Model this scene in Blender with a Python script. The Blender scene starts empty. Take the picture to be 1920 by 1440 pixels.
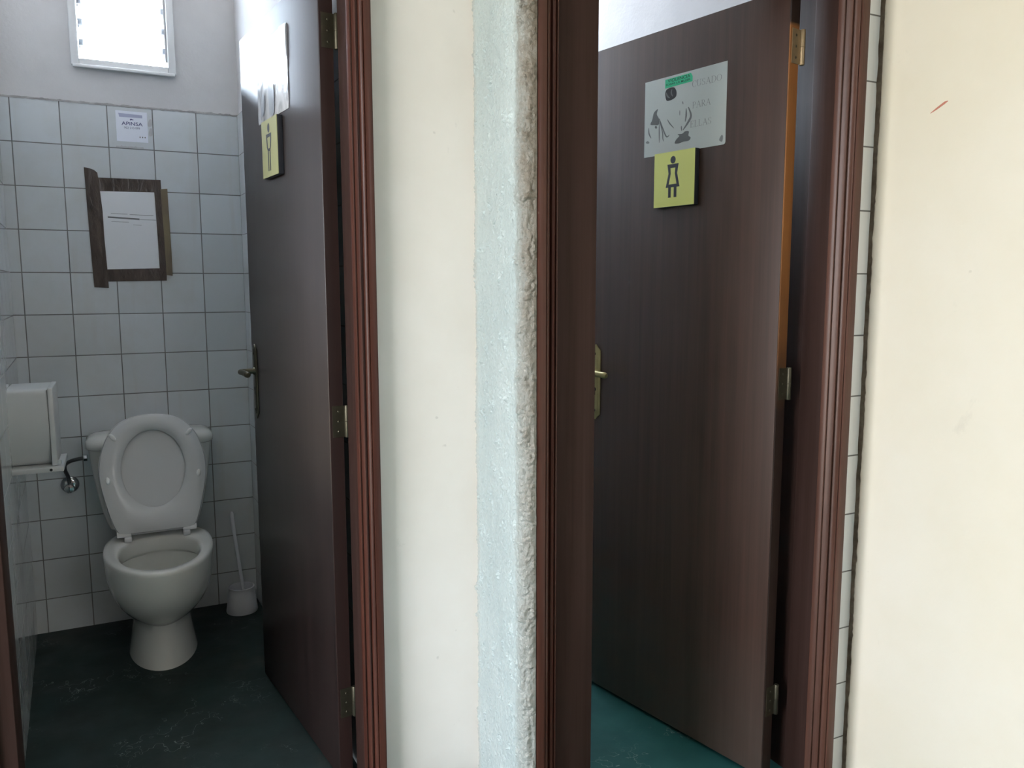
import bpy, bmesh, math, random
from mathutils import Vector, Matrix, noise
random.seed(7)
C = bpy.context.scene.collection
PI = math.pi
ANROT = 0.25
SKY, BACK = 13.4, 6.0
H = 1.278                      # lens height above the floor

# ------------------------------------------------------------------ materials
class NT:
    def __init__(s, name):
        s.m = bpy.data.materials.new(name); s.m.use_nodes = True
        s.t = s.m.node_tree; s.t.nodes.clear()
        s.out = s.t.nodes.new('ShaderNodeOutputMaterial')
    def n(s, typ, ins=None, **props):
        nd = s.t.nodes.new(typ)
        for k, v in props.items(): setattr(nd, k, v)
        for k, v in (ins or {}).items():
            s.set(nd.inputs[k], v)
        return nd
    def set(s, sock, v):
        if isinstance(v, bpy.types.NodeSocket): s.t.links.new(v, sock)
        elif isinstance(v, (tuple, list)) and len(v) == 3 and sock.type == 'RGBA': sock.default_value = (*v, 1)
        else: sock.default_value = v
    def math(s, op, a, b=0.0, c=0.0, clamp=False):
        nd = s.n('ShaderNodeMath', {0: a, 1: b, 2: c}, operation=op); nd.use_clamp = clamp
        return nd.outputs[0]
    def pos(s): return s.n('ShaderNodeTexCoord').outputs['Object']
    def xyz(s, v):
        o = s.n('ShaderNodeSeparateXYZ', {0: v}).outputs
        return o[0], o[1], o[2]
    def mapped(s, v, scale=(1, 1, 1), loc=(0, 0, 0)):
        return s.n('ShaderNodeMapping', {'Vector': v, 'Scale': scale, 'Location': loc}).outputs[0]
    def noise(s, v, scale=5, detail=4, rough=.55, dist=0, col=False):
        nd = s.n('ShaderNodeTexNoise', {'Vector': v, 'Scale': scale, 'Detail': detail, 'Roughness': rough, 'Distortion': dist})
        return nd.outputs[1 if col else 0]
    def ramp(s, f, stops, interp='LINEAR'):
        nd = s.n('ShaderNodeValToRGB', {0: f}); cr = nd.color_ramp; cr.interpolation = interp
        while len(cr.elements) < len(stops): cr.elements.new(.5)
        for e, (p, c) in zip(cr.elements, stops):
            e.position = p
            e.color = (c, c, c, 1) if isinstance(c, (int, float)) else (*c, 1)
        return nd.outputs[0]
    def mix(s, f, a, b, mode='MIX'):
        nd = s.n('ShaderNodeMix', data_type='RGBA', blend_type=mode)
        s.set(nd.inputs[0], f); s.set(nd.inputs[6], a); s.set(nd.inputs[7], b)
        return nd.outputs[2]
    def bump(s, h, strength=.3, dist=.002, normal=None):
        ins = {'Height': h, 'Strength': strength, 'Distance': dist}
        if normal is not None: ins['Normal'] = normal
        return s.n('ShaderNodeBump', ins).outputs[0]
    def bsdf(s, color, rough=.5, normal=None, metal=0, coat=0, coat_rough=.1, spec=.5, ior=1.5):
        ins = {'Base Color': color, 'Roughness': rough, 'Metallic': metal, 'Coat Weight': coat,
               'Coat Roughness': coat_rough, 'Specular IOR Level': spec, 'IOR': ior}
        if normal is not None: ins['Normal'] = normal
        b = s.n('ShaderNodeBsdfPrincipled', ins)
        s.t.links.new(b.outputs[0], s.out.inputs[0])
        return b

def plain(name, col, rough=.5, metal=0, coat=0, var=.0, scale=12, spec=.5):
    t = NT(name)
    if var:
        f = t.noise(t.pos(), scale, 3)
        c = t.mix(f, tuple(x * (1 - var) for x in col), tuple(min(1, x * (1 + var)) for x in col))
    else:
        c = t.n('ShaderNodeRGB'); c.outputs[0].default_value = (*col, 1); c = c.outputs[0]
    t.bsdf(c, rough, None, metal, coat, spec=spec)
    return t.m

def tile_mat(name, d, origin, z0, col=(.60, .635, .665), pitch=.15, grime=.35, rough=.16, bright=1.0):
    """glazed square tiles; d is the wall's level direction, origin where a joint runs, z0 height of a joint"""
    t = NT(name); p = t.pos(); x, y, z = t.xyz(p)
    a = t.math('ADD', t.math('MULTIPLY', t.math('SUBTRACT', x, origin[0]), d[0]),
               t.math('MULTIPLY', t.math('SUBTRACT', y, origin[1]), d[1]))
    ua = t.math('DIVIDE', a, pitch); uz = t.math('DIVIDE', t.math('SUBTRACT', z, z0), pitch)
    fa = t.math('FRACT', ua); fz = t.math('FRACT', uz)
    ea = t.math('MINIMUM', fa, t.math('SUBTRACT', 1.0, fa)); ez = t.math('MINIMUM', fz, t.math('SUBTRACT', 1.0, fz))
    e = t.math('MINIMUM', ea, ez)
    g = t.math('SUBTRACT', 1.0, t.n('ShaderNodeMapRange', {0: e, 1: .009, 2: .0145}, clamp=True).outputs[0])
    cell = t.n('ShaderNodeCombineXYZ', {0: t.math('FLOOR', ua), 1: t.math('FLOOR', uz), 2: 3.0}).outputs[0]
    wn = t.n('ShaderNodeTexWhiteNoise', {'Vector': cell}, noise_dimensions='3D').outputs[0]
    base = t.mix(wn, tuple(c * .95 * bright for c in col), tuple(min(.9, c * 1.04 * bright) for c in col))
    gn = t.noise(p, 3.2, 6, .65)
    dirt = t.ramp(gn, [(.48, 0), (.78, grime)])
    base = t.mix(dirt, base, (.44, .43, .36))
    drip = t.noise(t.mapped(p, (16, 16, 1.2)), 1.0, 3)
    base = t.mix(t.ramp(drip, [(.58, 0), (.74, .22)]), base, (.50, .46, .40))
    gcol = t.mix(t.noise(p, 9, 3), (.10, .105, .11), (.24, .235, .225))
    col_ = t.mix(g, base, gcol)
    r = t.math('ADD', rough, t.math('MULTIPLY', g, .5))
    hgt = t.math('ADD', t.math('MULTIPLY', g, -1.0), t.math('MULTIPLY', t.noise(p, 14, 2), .25))
    hgt = t.math('ADD', hgt, t.math('MULTIPLY', wn, .0))
    t.bsdf(col_, r, t.bump(hgt, .45, .0016))
    return t.m

def plaster_mat(name, c1, c2, spots=(.40, .37, .33), scale=2.2, bstr=.25, rough=.8, spot_amt=.5, fine=90):
    t = NT(name); p = t.pos()
    f = t.noise(p, scale, 5, .6)
    c = t.mix(t.ramp(f, [(.35, 0), (.68, 1)]), c1, c2)
    s = t.noise(t.mapped(p, (1, 1, .8)), 7.5, 7, .7, .4)
    c = t.mix(t.ramp(s, [(.66, 0), (.76, spot_amt)]), c, spots)
    s2 = t.noise(t.mapped(p, (1, 1, 1), (3, 7, 1)), 28, 2, .5)
    c = t.mix(t.ramp(s2, [(.77, 0), (.80, spot_amt * .9)]), c, tuple(x * .8 for x in spots))
    h = t.math('ADD', t.math('MULTIPLY', t.noise(p, 14, 5), .7), t.math('MULTIPLY', t.noise(p, fine, 3), .3))
    t.bsdf(c, rough, t.bump(h, bstr, .004), spec=.3)
    return t.m

def wood_mat(name, dark, light, rough=.28, gx=42, gz=1.1, coat=.6, dust=0.0, worn=0.25, crough=.13, aniso=0.0, spec=.5):
    t = NT(name); p = t.pos(); x, y, z = t.xyz(p)
    g = t.noise(t.mapped(p, (gx, gx, gz)), 1.0, 6, .62, .25)
    g2 = t.noise(t.mapped(p, (gx * 5, gx * 5, gz * 3)), 1.0, 3, .6)
    f = t.math('ADD', t.math('MULTIPLY', g, .75), t.math('MULTIPLY', g2, .25))
    c = t.mix(t.ramp(f, [(.34, 0), (.66, 1)]), dark, light)
    # small knocks through the stain
    w = t.noise(t.mapped(p, (38, 38, 13)), 1.0, 2, .5)
    c = t.mix(t.ramp(w, [(.80, 0), (.83, worn)]), c, (.42, .36, .30))
    if dust:
        d = t.math('MULTIPLY', t.n('ShaderNodeMapRange', {0: z, 1: .42, 2: .0}, clamp=True).outputs[0], t.noise(t.mapped(p, (4, 4, 2)), 1.0, 5, .7))
        c = t.mix(t.math('MULTIPLY', d, dust), c, (.16, .145, .13))
    rr = rough if aniso else t.math('ADD', rough, t.math('MULTIPLY', t.noise(t.mapped(p, (9, 9, 3)), 1.0, 4), .14))
    b = t.bsdf(c, rr, t.bump(f, .10, .0012), coat=coat, coat_rough=crough, spec=spec)
    if aniso:      # varnish brushed on along the grain: its fine ridges spread the sheen sideways
        b.inputs['Anisotropic'].default_value = aniso
        t.set(b.inputs['Tangent'], t.n('ShaderNodeCombineXYZ', {0: 0.0, 1: 0.0, 2: 1.0}).outputs[0])
        b.inputs['Anisotropic Rotation'].default_value = ANROT
    return t.m

def floor_mat():
    t = NT('green_floor_paint'); p = t.pos()
    f = t.noise(p, 3.0, 6, .6)
    c = t.mix(t.ramp(f, [(.3, 0), (.7, 1)]), (.008, .075, .078), (.018, .125, .125))
    d = t.noise(p, 2.1, 7, .7, .6)
    x, y, z = t.xyz(p)          # the first stall: brownish grime, and its dimness painted in near-black
    inst = t.math('MULTIPLY', t.n('ShaderNodeMapRange', {0: x, 1: .75, 2: .55}, clamp=True).outputs[0], t.n('ShaderNodeMapRange', {0: y, 1: 1.75, 2: 1.95}, clamp=True).outputs[0])
    c = t.mix(t.math('MULTIPLY', inst, t.ramp(t.noise(p, 4.5, 6, .65), [(.25, .98), (.7, .82)])), c, (.007, .011, .010))
    c = t.mix(t.ramp(d, [(.56, 0), (.70, .60)]), c, (.050, .045, .036))
    s = t.noise(t.mapped(p, (1, 1, 1), (5, 2, 0)), 16, 6, .75)
    c = t.mix(t.ramp(s, [(.70, 0), (.74, .55)]), c, (.33, .36, .33))
    v = t.n('ShaderNodeTexVoronoi', {'Vector': t.n('ShaderNodeVectorMath', {0: p, 1: t.noise(p, 6, 4, .6, 0, True)}, operation='ADD').outputs[0], 'Scale': 2.3}, feature='DISTANCE_TO_EDGE').outputs[0]
    m = t.math('MULTIPLY', t.ramp(v, [(.0, 1), (.007, 0)]), t.ramp(t.noise(p, 3.3, 3), [(.50, 0), (.62, .7)]))
    c = t.mix(m, c, (.36, .42, .40))
    t.bsdf(c, t.ramp(t.noise(p, 5, 4), [(.3, .5), (.7, .75)]), t.bump(t.noise(p, 30, 5), .2, .003))
    return t.m

def blue_mat():
    t = NT('pale_blue_rough_plaster'); p = t.pos(); x, y, z = t.xyz(p)
    f = t.noise(p, 3.0, 5, .6)
    c = t.mix(t.ramp(f, [(.3, 0), (.7, 1)]), (.42, .50, .51), (.50, .575, .58))
    # the bullnose of the corner is painted grey-brown, mostly for its shading, partly as worn render
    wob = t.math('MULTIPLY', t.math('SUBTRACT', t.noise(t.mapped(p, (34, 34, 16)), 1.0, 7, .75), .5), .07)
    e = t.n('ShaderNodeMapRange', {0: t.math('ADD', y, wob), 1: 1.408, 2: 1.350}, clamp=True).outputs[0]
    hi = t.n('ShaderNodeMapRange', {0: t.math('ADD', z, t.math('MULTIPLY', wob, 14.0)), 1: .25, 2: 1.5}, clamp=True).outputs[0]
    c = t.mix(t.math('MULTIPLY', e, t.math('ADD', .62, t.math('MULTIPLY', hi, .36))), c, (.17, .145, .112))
    # grimy seam where it meets the cream wall
    s = t.n('ShaderNodeMapRange', {0: t.math('ADD', y, t.math('MULTIPLY', wob, 1.2)), 1: 1.792, 2: 1.835}, clamp=True).outputs[0]
    c = t.mix(t.math('MULTIPLY', s, .55), c, (.40, .38, .34))
    pits = t.noise(t.mapped(p, (1, 1, 1), (2, 1, 5)), 60, 2, .5)
    c = t.mix(t.ramp(pits, [(.74, 0), (.79, .4)]), c, (.25, .29, .29))
    h = t.math('ADD', t.math('MULTIPLY', t.noise(p, 130, 4, .65, .5), .6), t.math('MULTIPLY', t.noise(t.mapped(p, (60, 60, 14)), 1.0, 4, .6, .8), .55))
    t.bsdf(c, .42, t.bump(h, 1.0, .007), spec=.5)
    return t.m

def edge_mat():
    # the hinge edge: orange wood, with its downward falloff of light painted in as dark brown
    t = NT('edge_wood_light_falloff'); p = t.pos(); x, y, z = t.xyz(p)
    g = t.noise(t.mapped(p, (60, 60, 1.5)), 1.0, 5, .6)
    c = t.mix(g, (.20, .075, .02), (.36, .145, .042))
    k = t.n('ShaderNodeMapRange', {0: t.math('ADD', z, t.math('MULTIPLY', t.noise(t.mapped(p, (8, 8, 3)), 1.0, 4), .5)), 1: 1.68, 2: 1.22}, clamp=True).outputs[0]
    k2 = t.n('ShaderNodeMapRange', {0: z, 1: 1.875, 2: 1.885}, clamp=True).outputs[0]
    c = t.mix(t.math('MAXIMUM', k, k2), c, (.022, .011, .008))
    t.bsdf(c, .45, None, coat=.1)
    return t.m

M = dict(
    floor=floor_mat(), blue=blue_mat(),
    cream=plaster_mat('cream_wall_paint', (.76, .715, .655), (.82, .78, .735), (.42, .39, .35), bstr=.16, spot_amt=.30),
    cream_r=plaster_mat('cream_wall_paint_yellower', (.74, .69, .57), (.775, .735, .64), (.46, .43, .37), bstr=.16, spot_amt=.26),  # a yellower cream for the side wall
    stall=plaster_mat('white_stall_plaster', (.58, .575, .585), (.68, .67, .675), (.40, .38, .38), bstr=.5, spot_amt=.25),
    ceil=plaster_mat('ceiling_paint', (.72, .71, .68), (.78, .77, .74), spot_amt=.1),
    mortar=plaster_mat('bare_brown_mortar', (.10, .075, .055), (.22, .18, .14), (.06, .05, .04), scale=30, bstr=.8, fine=200),
    tile_back=tile_mat('tiles_back', (1, 0), (-.2933, 3.32), 1.928),
    tile_left=tile_mat('tiles_left', (-.0423, .9991), (-.329, 3.32), 1.928, rough=.10),
    tile_part=tile_mat('tiles_partition', (-.0446, .999), (.455, 3.32), 1.928),
    tile_strip=tile_mat('tiles_strip', (1, 0), (1.52, 1.391), 1.456, col=(.86, .89, .91), grime=.02, rough=.1),
    tile_sr=tile_mat('tiles_second', (0, 1), (1.585, 3.32), 1.928, col=(.70, .76, .80)),
    tile_sl=tile_mat('tiles_third', (0, 1), (.84, 3.32), 1.928, col=(.74, .77, .79)),
    tile_sb=tile_mat('tiles_fourth', (1, 0), (.84, 3.32), 1.928),
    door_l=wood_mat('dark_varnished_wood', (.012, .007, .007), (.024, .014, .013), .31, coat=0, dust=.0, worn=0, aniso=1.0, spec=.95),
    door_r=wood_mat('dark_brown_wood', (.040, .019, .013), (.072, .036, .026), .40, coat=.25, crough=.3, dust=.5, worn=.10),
    frame=wood_mat('red_brown_frame_wood', (.040, .013, .009), (.086, .031, .021), .30, coat=.08, worn=.6, spec=.25, crough=.16),
    frame_gloss=wood_mat('shiny_frame_wood', (.060, .024, .016), (.120, .054, .038), .32, coat=.07, worn=.6, spec=.35, crough=.2),
    jamb=wood_mat('dark_jamb_wood', (.028, .014, .011), (.046, .025, .021), .5, coat=.0, worn=.5, spec=.12, crough=.3),
    hall_dark=wood_mat('dark_unseen_hall_wood', (.05, .03, .02), (.10, .06, .04), .4, coat=.1),  # unseen hall wall, darkened to bounce less light into the stalls
    edge_dark=wood_mat('dark_red_edge_wood', (.016, .006, .005), (.028, .010, .008), .5, coat=0),
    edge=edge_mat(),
    brass=plain('tarnished_brass', (.36, .31, .15), .38, .85, var=.25, scale=40),
    darkbrass=plain('dull_dark_brass', (.085, .078, .055), .42, .8, var=.3, scale=40),
    hinge=plain('brass_hinge', (.34, .26, .16), .45, .7, var=.2, scale=60),
    black=plain('black_hole', (.01, .01, .01), .6),
    china=plain('white_vitreous_china', (.68, .69, .67), .10, coat=.4, var=.02, scale=4),
    plastic=plain('white_toilet_seat_plastic', (.60, .615, .635), .24, var=.02),
    plastic2=plain('white_bumper_plastic', (.82, .83, .84), .3),
    water=plain('toilet_water', (.36, .38, .34), .04),
    cup=plain('white_cup_plastic', (.66, .68, .74), .35, var=.04),
    chrome=plain('dull_chrome', (.42, .44, .46), .16, 1.0, var=.1, scale=50),
    hose=plain('dark_braided_hose', (.10, .105, .11), .35, .7, var=.4, scale=220),
    enamel=plain('white_enamelled_metal', (.56, .575, .585), .34, var=.05, scale=10),
    rust=plain('dark_seam', (.08, .075, .07), .6),
    paper=plain('white_paper', (.76, .77, .80), .55, var=.02),
    ink=plain('black_ink', (.055, .055, .06), .6),
    ink2=plain('faded_grey_ink', (.17, .175, .18), .6),
    ink3=plain('pale_grey_ink', (.24, .25, .25), .6),
    sticker=plain('white_sticker', (.74, .77, .86), .4),
    navy=plain('navy_print', (.075, .075, .20), .5),
    lilac=plain('lilac_print', (.38, .40, .56), .5),
    residue=plain('glue_residue', (.44, .44, .46), .7, var=.2, scale=60),
    yellow=plain('yellow_sign_face', (.88, .88, .28), .38, var=.02),
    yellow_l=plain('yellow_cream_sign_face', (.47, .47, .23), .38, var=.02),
    signblack=plain('dark_sign_body', (.020, .022, .03), .4),
    pict=plain('dark_grey_pictogram', (.055, .058, .075), .5),
    poster=plain('laminated_paper', (.62, .65, .63), .26, coat=.4, var=.03, scale=6),
    green=plain('green_sticker', (.04, .58, .30), .45),
    greenink=plain('dark_green_ink', (.006, .05, .03), .5),
    wframe=plain('white_window_paint', (.78, .79, .80), .4, var=.04),
    alu=plain('grey_clip_metal', (.42, .43, .45), .4, .6),
)
def tape_mat():
    t = NT('brown_parcel_tape'); p = t.pos()
    f = t.noise(t.mapped(p, (30, 30, 8)), 1.0, 4, .6, .6)
    c = t.mix(t.ramp(f, [(.35, 0), (.7, 1)]), (.036, .027, .025), (.085, .064, .053))
    h = t.noise(t.mapped(p, (40, 40, 18)), 1.0, 4, .6, 1.0)
    t.bsdf(c, .2, t.bump(h, .5, .003))
    return t.m
def thin_tape_mat():
    t = NT('thin_brown_tape'); p = t.pos()
    f = t.noise(t.mapped(p, (20, 20, 5)), 1.0, 4, .6, .6)
    c = t.mix(t.ramp(f, [(.35, 0), (.7, 1)]), (.15, .115, .085), (.22, .18, .10))
    t.bsdf(c, .3)
    return t.m
def collage_mat():
    t = NT('crumpled_sleeve_collage'); p = t.pos()
    f = t.noise(t.mapped(p, (16, 1, 9)), 1.0, 6, .65, 1.2)
    c = t.ramp(f, [(.36, (.30, .31, .33)), (.47, (.50, .51, .53)), (.58, (.72, .73, .75))])
    t.bsdf(c, .22, t.bump(t.noise(t.mapped(p, (25, 1, 14)), 1.0, 4, .6, .8), .35, .004), coat=.3)
    return t.m
def glass_mat():
    t = NT('frosted_louvre_glass')
    tr = t.n('ShaderNodeBsdfTransparent', {'Color': (.93, .96, .97, 1)})
    tl = t.n('ShaderNodeBsdfTranslucent', {'Color': (.85, .9, .92, 1)})
    gl = t.n('ShaderNodeBsdfGlossy', {'Roughness': .1})
    m1 = t.n('ShaderNodeMixShader', {0: .45, 1: tr.outputs[0], 2: tl.outputs[0]})
    m2 = t.n('ShaderNodeMixShader', {0: .06, 1: m1.outputs[0], 2: gl.outputs[0]})
    t.t.links.new(m2.outputs[0], t.out.inputs[0])
    return t.m
M['tape'] = tape_mat(); M['tape2'] = thin_tape_mat(); M['collage'] = collage_mat(); M['glass'] = glass_mat()

# ------------------------------------------------------------------ mesh building
class MB:
    def __init__(s): s.v = []; s.f = []
    def add(s, vs, fs):
        o = len(s.v); s.v += [tuple(v) for v in vs]; s.f += [tuple(i + o for i in f) for f in fs]; return s
    def box(s, a, b):
        (x0, y0, z0), (x1, y1, z1) = a, b
        return s.add([(x0, y0, z0), (x1, y0, z0), (x1, y1, z0), (x0, y1, z0), (x0, y0, z1), (x1, y0, z1), (x1, y1, z1), (x0, y1, z1)],
                     [(0, 3, 2, 1), (4, 5, 6, 7), (0, 1, 5, 4), (1, 2, 6, 5), (2, 3, 7, 6), (3, 0, 4, 7)])
    def prism(s, poly, h0, h1, axis='z'):
        """2-D outline swept along an axis: z (outline xy), y (outline xz), x (outline yz)"""
        def P(q, h): return {'z': (q[0], q[1], h), 'y': (q[0], h, q[1]), 'x': (h, q[0], q[1])}[axis]
        n = len(poly)
        return s.add([P(q, h0) for q in poly] + [P(q, h1) for q in poly],
                     [tuple(range(n - 1, -1, -1)), tuple(range(n, 2 * n))] + [(i, (i + 1) % n, n + (i + 1) % n, n + i) for i in range(n)])
    def loft(s, loops, cap0=True, cap1=True, ring=False):
        n = len(loops[0]); fs = []
        k = len(loops)
        for j in range(k if ring else k - 1):
            a, b = j * n, ((j + 1) % k) * n
            for i in range(n): fs.append((a + i, a + (i + 1) % n, b + (i + 1) % n, b + i))
        if not ring:
            if cap0: fs.append(tuple(range(n - 1, -1, -1)))
            if cap1: fs.append(tuple(range((k - 1) * n, k * n)))
        return s.add([p for l in loops for p in l], fs)
    def lathe(s, prof, c, n=32, axis='z', cap0=True, cap1=True):
        loops = []
        for r, h in prof:
            l = []
            for i in range(n):
                a = 2 * PI * i / n
                u, v = r * math.cos(a), r * math.sin(a)
                l.append({'z': (c[0] + u, c[1] + v, c[2] + h), 'y': (c[0] + u, c[1] + h, c[2] + v), 'x': (c[0] + h, c[1] + u, c[2] + v)}[axis])
            loops.append(l)
        return s.loft(loops, cap0, cap1)
    def tube(s, pts, r, n=12):
        pts = [Vector(p) for p in pts]; loops = []; ref = None
        for i, p in enumerate(pts):
            t = (pts[min(i + 1, len(pts) - 1)] - pts[max(i - 1, 0)]).normalized()
            if ref is None: ref = t.orthogonal().normalized()
            ref = (ref - t * ref.dot(t)).normalized(); b = t.cross(ref)
            rr = r[i] if isinstance(r, (list, tuple)) else r
            loops.append([tuple(p + (ref * math.cos(2 * PI * k / n) + b * math.sin(2 * PI * k / n)) * rr) for k in range(n)])
        return s.loft(loops)
    def map(s, fn): s.v = [tuple(fn(*v)) for v in s.v]; return s
    def build(s, name, mat, parent=None, smooth=False, bevel=0, seg=2, sharp=35):
        me = bpy.data.meshes.new(name); me.from_pydata(s.v, [], s.f); me.update()
        bm = bmesh.new(); bm.from_mesh(me)
        bmesh.ops.recalc_face_normals(bm, faces=bm.faces)
        if bevel:
            ed = [e for e in bm.edges if len(e.link_faces) == 2 and e.calc_face_angle(0) > math.radians(sharp)]
            bmesh.ops.bevel(bm, geom=ed, offset=bevel, segments=seg, profile=.5, affect='EDGES', clamp_overlap=True)
        if smooth or bevel:
            for f in bm.faces: f.smooth = True
            for e in bm.edges:
                if len(e.link_faces) == 2 and e.calc_face_angle(0) > math.radians(50): e.smooth = False
        bm.to_mesh(me); bm.free()
        me.materials.append(M[mat] if isinstance(mat, str) else mat)
        o = bpy.data.objects.new(name, me); C.objects.link(o)
        if parent is not None: o.parent = parent
        return o

def struct(name, mb, mat, **k):
    o = mb.build(name, mat, **k); o['kind'] = 'structure'; return o
def empty(name, loc=(0, 0, 0), rz=0):
    o = bpy.data.objects.new(name, None); C.objects.link(o); o.location = loc; o.rotation_euler = (0, 0, rz)
    o.empty_display_size = .1
    return o
def thing(name, label, cat, loc=(0, 0, 0), rz=0, group=None):
    o = empty(name, loc, rz); o['label'] = label; o['category'] = cat
    if group: o['group'] = group
    return o
def catmull(pts, n=8, closed=False):
    out = []; k = len(pts)
    for i in range(k if closed else k - 1):
        p = [pts[(i + d) % k] if closed else pts[min(max(i + d, 0), k - 1)] for d in (-1, 0, 1, 2)]
        for j in range(n):
            t = j / n
            out.append(tuple(.5 * (2 * b + (c - a) * t + (2 * a - 5 * b + 4 * c - d) * t * t + (3 * b - a - 3 * c + d) * t ** 3) for a, b, c, d in zip(*p)))
    if not closed: out.append(tuple(pts[-1]))
    return out

def text_mb(body, w=None, h=None, bold=0.0):
    """a line of lettering as flat 2-D faces, its box fitted to w x h, origin at the lower left"""
    cu = bpy.data.curves.new('lettering', 'FONT'); cu.body = body; cu.resolution_u = 4; cu.offset = bold
    ob = bpy.data.objects.new('lettering', cu); C.objects.link(ob)
    dg = bpy.context.evaluated_depsgraph_get(); dg.update()
    me = bpy.data.meshes.new_from_object(ob.evaluated_get(dg))
    vs = [v.co.copy() for v in me.vertices]; fs = [tuple(p.vertices) for p in me.polygons]
    bpy.data.objects.remove(ob); bpy.data.curves.remove(cu); bpy.data.meshes.remove(me)
    x0, x1 = min(v.x for v in vs), max(v.x for v in vs); y0, y1 = min(v.y for v in vs), max(v.y for v in vs)
    sx = w / (x1 - x0) if w else None; sy = h / (y1 - y0) if h else None
    sx = sx or sy; sy = sy or sx
    m = MB(); m.add([((v.x - x0) * sx, (v.y - y0) * sy, 0) for v in vs], fs)
    return m
def flat2d(polys):
    m = MB()
    for p in polys: m.add([(x, y, 0) for x, y in p], [tuple(range(len(p)))])
    return m
def rect(x0, y0, x1, y1): return [(x0, y0), (x1, y0), (x1, y1), (x0, y1)]
def ell(cx, cy, rx, ry, n=24): return [(cx + rx * math.cos(2 * PI * i / n), cy + ry * math.sin(2 * PI * i / n)) for i in range(n)]
def stroke(pts, w):
    """tapered brush stroke as a closed outline"""
    pts = catmull([Vector((*p, 0))[:2] for p in pts], 5); L, R_ = [], []
    for i, p in enumerate(pts):
        a = Vector(pts[max(i - 1, 0)]); b = Vector(pts[min(i + 1, len(pts) - 1)]); t = (b - a).normalized(); nn = Vector((-t.y, t.x))
        k = w * (.25 + .75 * math.sin(PI * (i + .5) / len(pts)))
        L.append(tuple(Vector(p) + nn * k)); R_.append(tuple(Vector(p) - nn * k))
    return [[L[i], L[i + 1], R_[i + 1], R_[i]] for i in range(len(pts) - 1)]

# ------------------------------------------------------------------ the setting
ZC = 2.75
f = MB().box((-1.9, -3, -.08), (1.9, 3.6, 0)); struct('floor', f, 'floor')
f = MB().box((-1.9, -3, ZC), (1.9, 3.6, ZC + .1)); struct('ceiling', f, 'ceil')

def holed(axis_lo, axis_hi, z0, z1, holes, d0, d1, along='x'):
    """wall slab with rectangular openings (each (a0, a1, h0, h1), sorted along the wall)"""
    m = MB()
    def bx(a0, a1, h0, h1):
        if a1 - a0 < 1e-5 or h1 - h0 < 1e-5: return
        if along == 'x': m.box((a0, d0, h0), (a1, d1, h1))
        else: m.box((d0, a0, h0), (d1, a1, h1))
    a = axis_lo
    for (p, q, h0, h1) in holes:
        bx(a, p, z0, z1); bx(p, q, z0, h0); bx(p, q, h1, z1); a = q
    bx(a, axis_hi, z0, z1)
    return m
TT = 1.928                                            # top of the tiling
WIN = (-.085, .233, 2.066, 2.655)
WIN2 = (1.08, 1.56, 2.066, 2.70)
wb = struct('wall_back', holed(-.6, .84, 0, ZC, [WIN], 3.327, 3.5), 'stall')
def tile_sheet(poly, z1, mat, parent, rag=.0015):
    """tile skin over part of a wall, with a ragged mortar top edge"""
    o = MB().prism(poly, .0, z1).build('wall_tiles', mat, parent, bevel=0)
    return o
tile_sheet([(-.36, 3.32), (.47, 3.32), (.47, 3.327), (-.36, 3.327)], TT, 'tile_back', wb)
# uneven line of mortar where plaster meets the top of the tiles
m = MB(); n = 150; top = []; bot = []
for i in range(n + 1):
    x = -.335 + .795 * i / n
    top.append((x, TT + .003 + .004 * noise.noise((x * 35, 1, 0)) + .003 * noise.noise((x * 90, 4, 0)))); bot.append((x, TT - .0035 + .0025 * noise.noise((x * 60, 9, 0))))
for i in range(n): m.prism([bot[i], bot[i + 1], top[i + 1], top[i]], 3.3185, 3.3275, 'y')
mm = plaster_mat('grey_joint_mortar', (.30, .29, .29), (.46, .45, .45), scale=20, bstr=.6)
m.build('mortar_line', mm, wb)

wl = struct('wall_left', MB().prism([(-.336, 3.327), (-.277, 1.935), (-.45, 1.935), (-.5, 3.327)], 0, ZC), 'stall')
tile_sheet([(-.329, 3.322), (-.270, 1.935), (-.277, 1.935), (-.336, 3.322)], TT, 'tile_left', wl)
wp = struct('wall_partition', MB().prism([(.462, 3.327), (.524, 1.935), (.833, 1.935), (.833, 3.327)], 0, ZC), 'stall')
tile_sheet([(.455, 3.322), (.517, 1.935), (.524, 1.935), (.462, 3.322)], TT, 'tile_part', wp)
tile_sheet([(.833, 3.322), (.833, 1.935), (.84, 1.935), (.84, 3.322)], TT, 'tile_sl', wp)
wb2 = struct('wall_back_second', holed(.84, 1.75, 0, ZC, [WIN2], 3.327, 3.5), 'stall')
tile_sheet([(.84, 3.32), (1.60, 3.32), (1.60, 3.327), (.84, 3.327)], TT, 'tile_sb', wb2)
ws = struct('wall_right_second', MB().box((1.592, 1.53, 0), (1.75, 3.327, ZC)), 'stall')
tile_sheet([(1.585, 3.322), (1.585, 1.53), (1.592, 1.53), (1.592, 3.322)], TT, 'tile_sr', ws)

# cream wall holding the first door
wf = struct('wall_front', holed(-1.75, .83, 0, ZC, [(-.305, .54, 0, 2.075)], 1.835, 1.935), 'cream')
# wall holding the second door, tiled beside the frame
wf2 = struct('wall_front_second', holed(.78, 1.75, 0, ZC, [(.78, 1.568, 0, 2.045)], 1.397, 1.53), 'cream')
tile_sheet([(1.568, 1.391), (1.668, 1.391), (1.668, 1.397), (1.568, 1.397)], 2.2, 'tile_strip', wf2)

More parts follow.
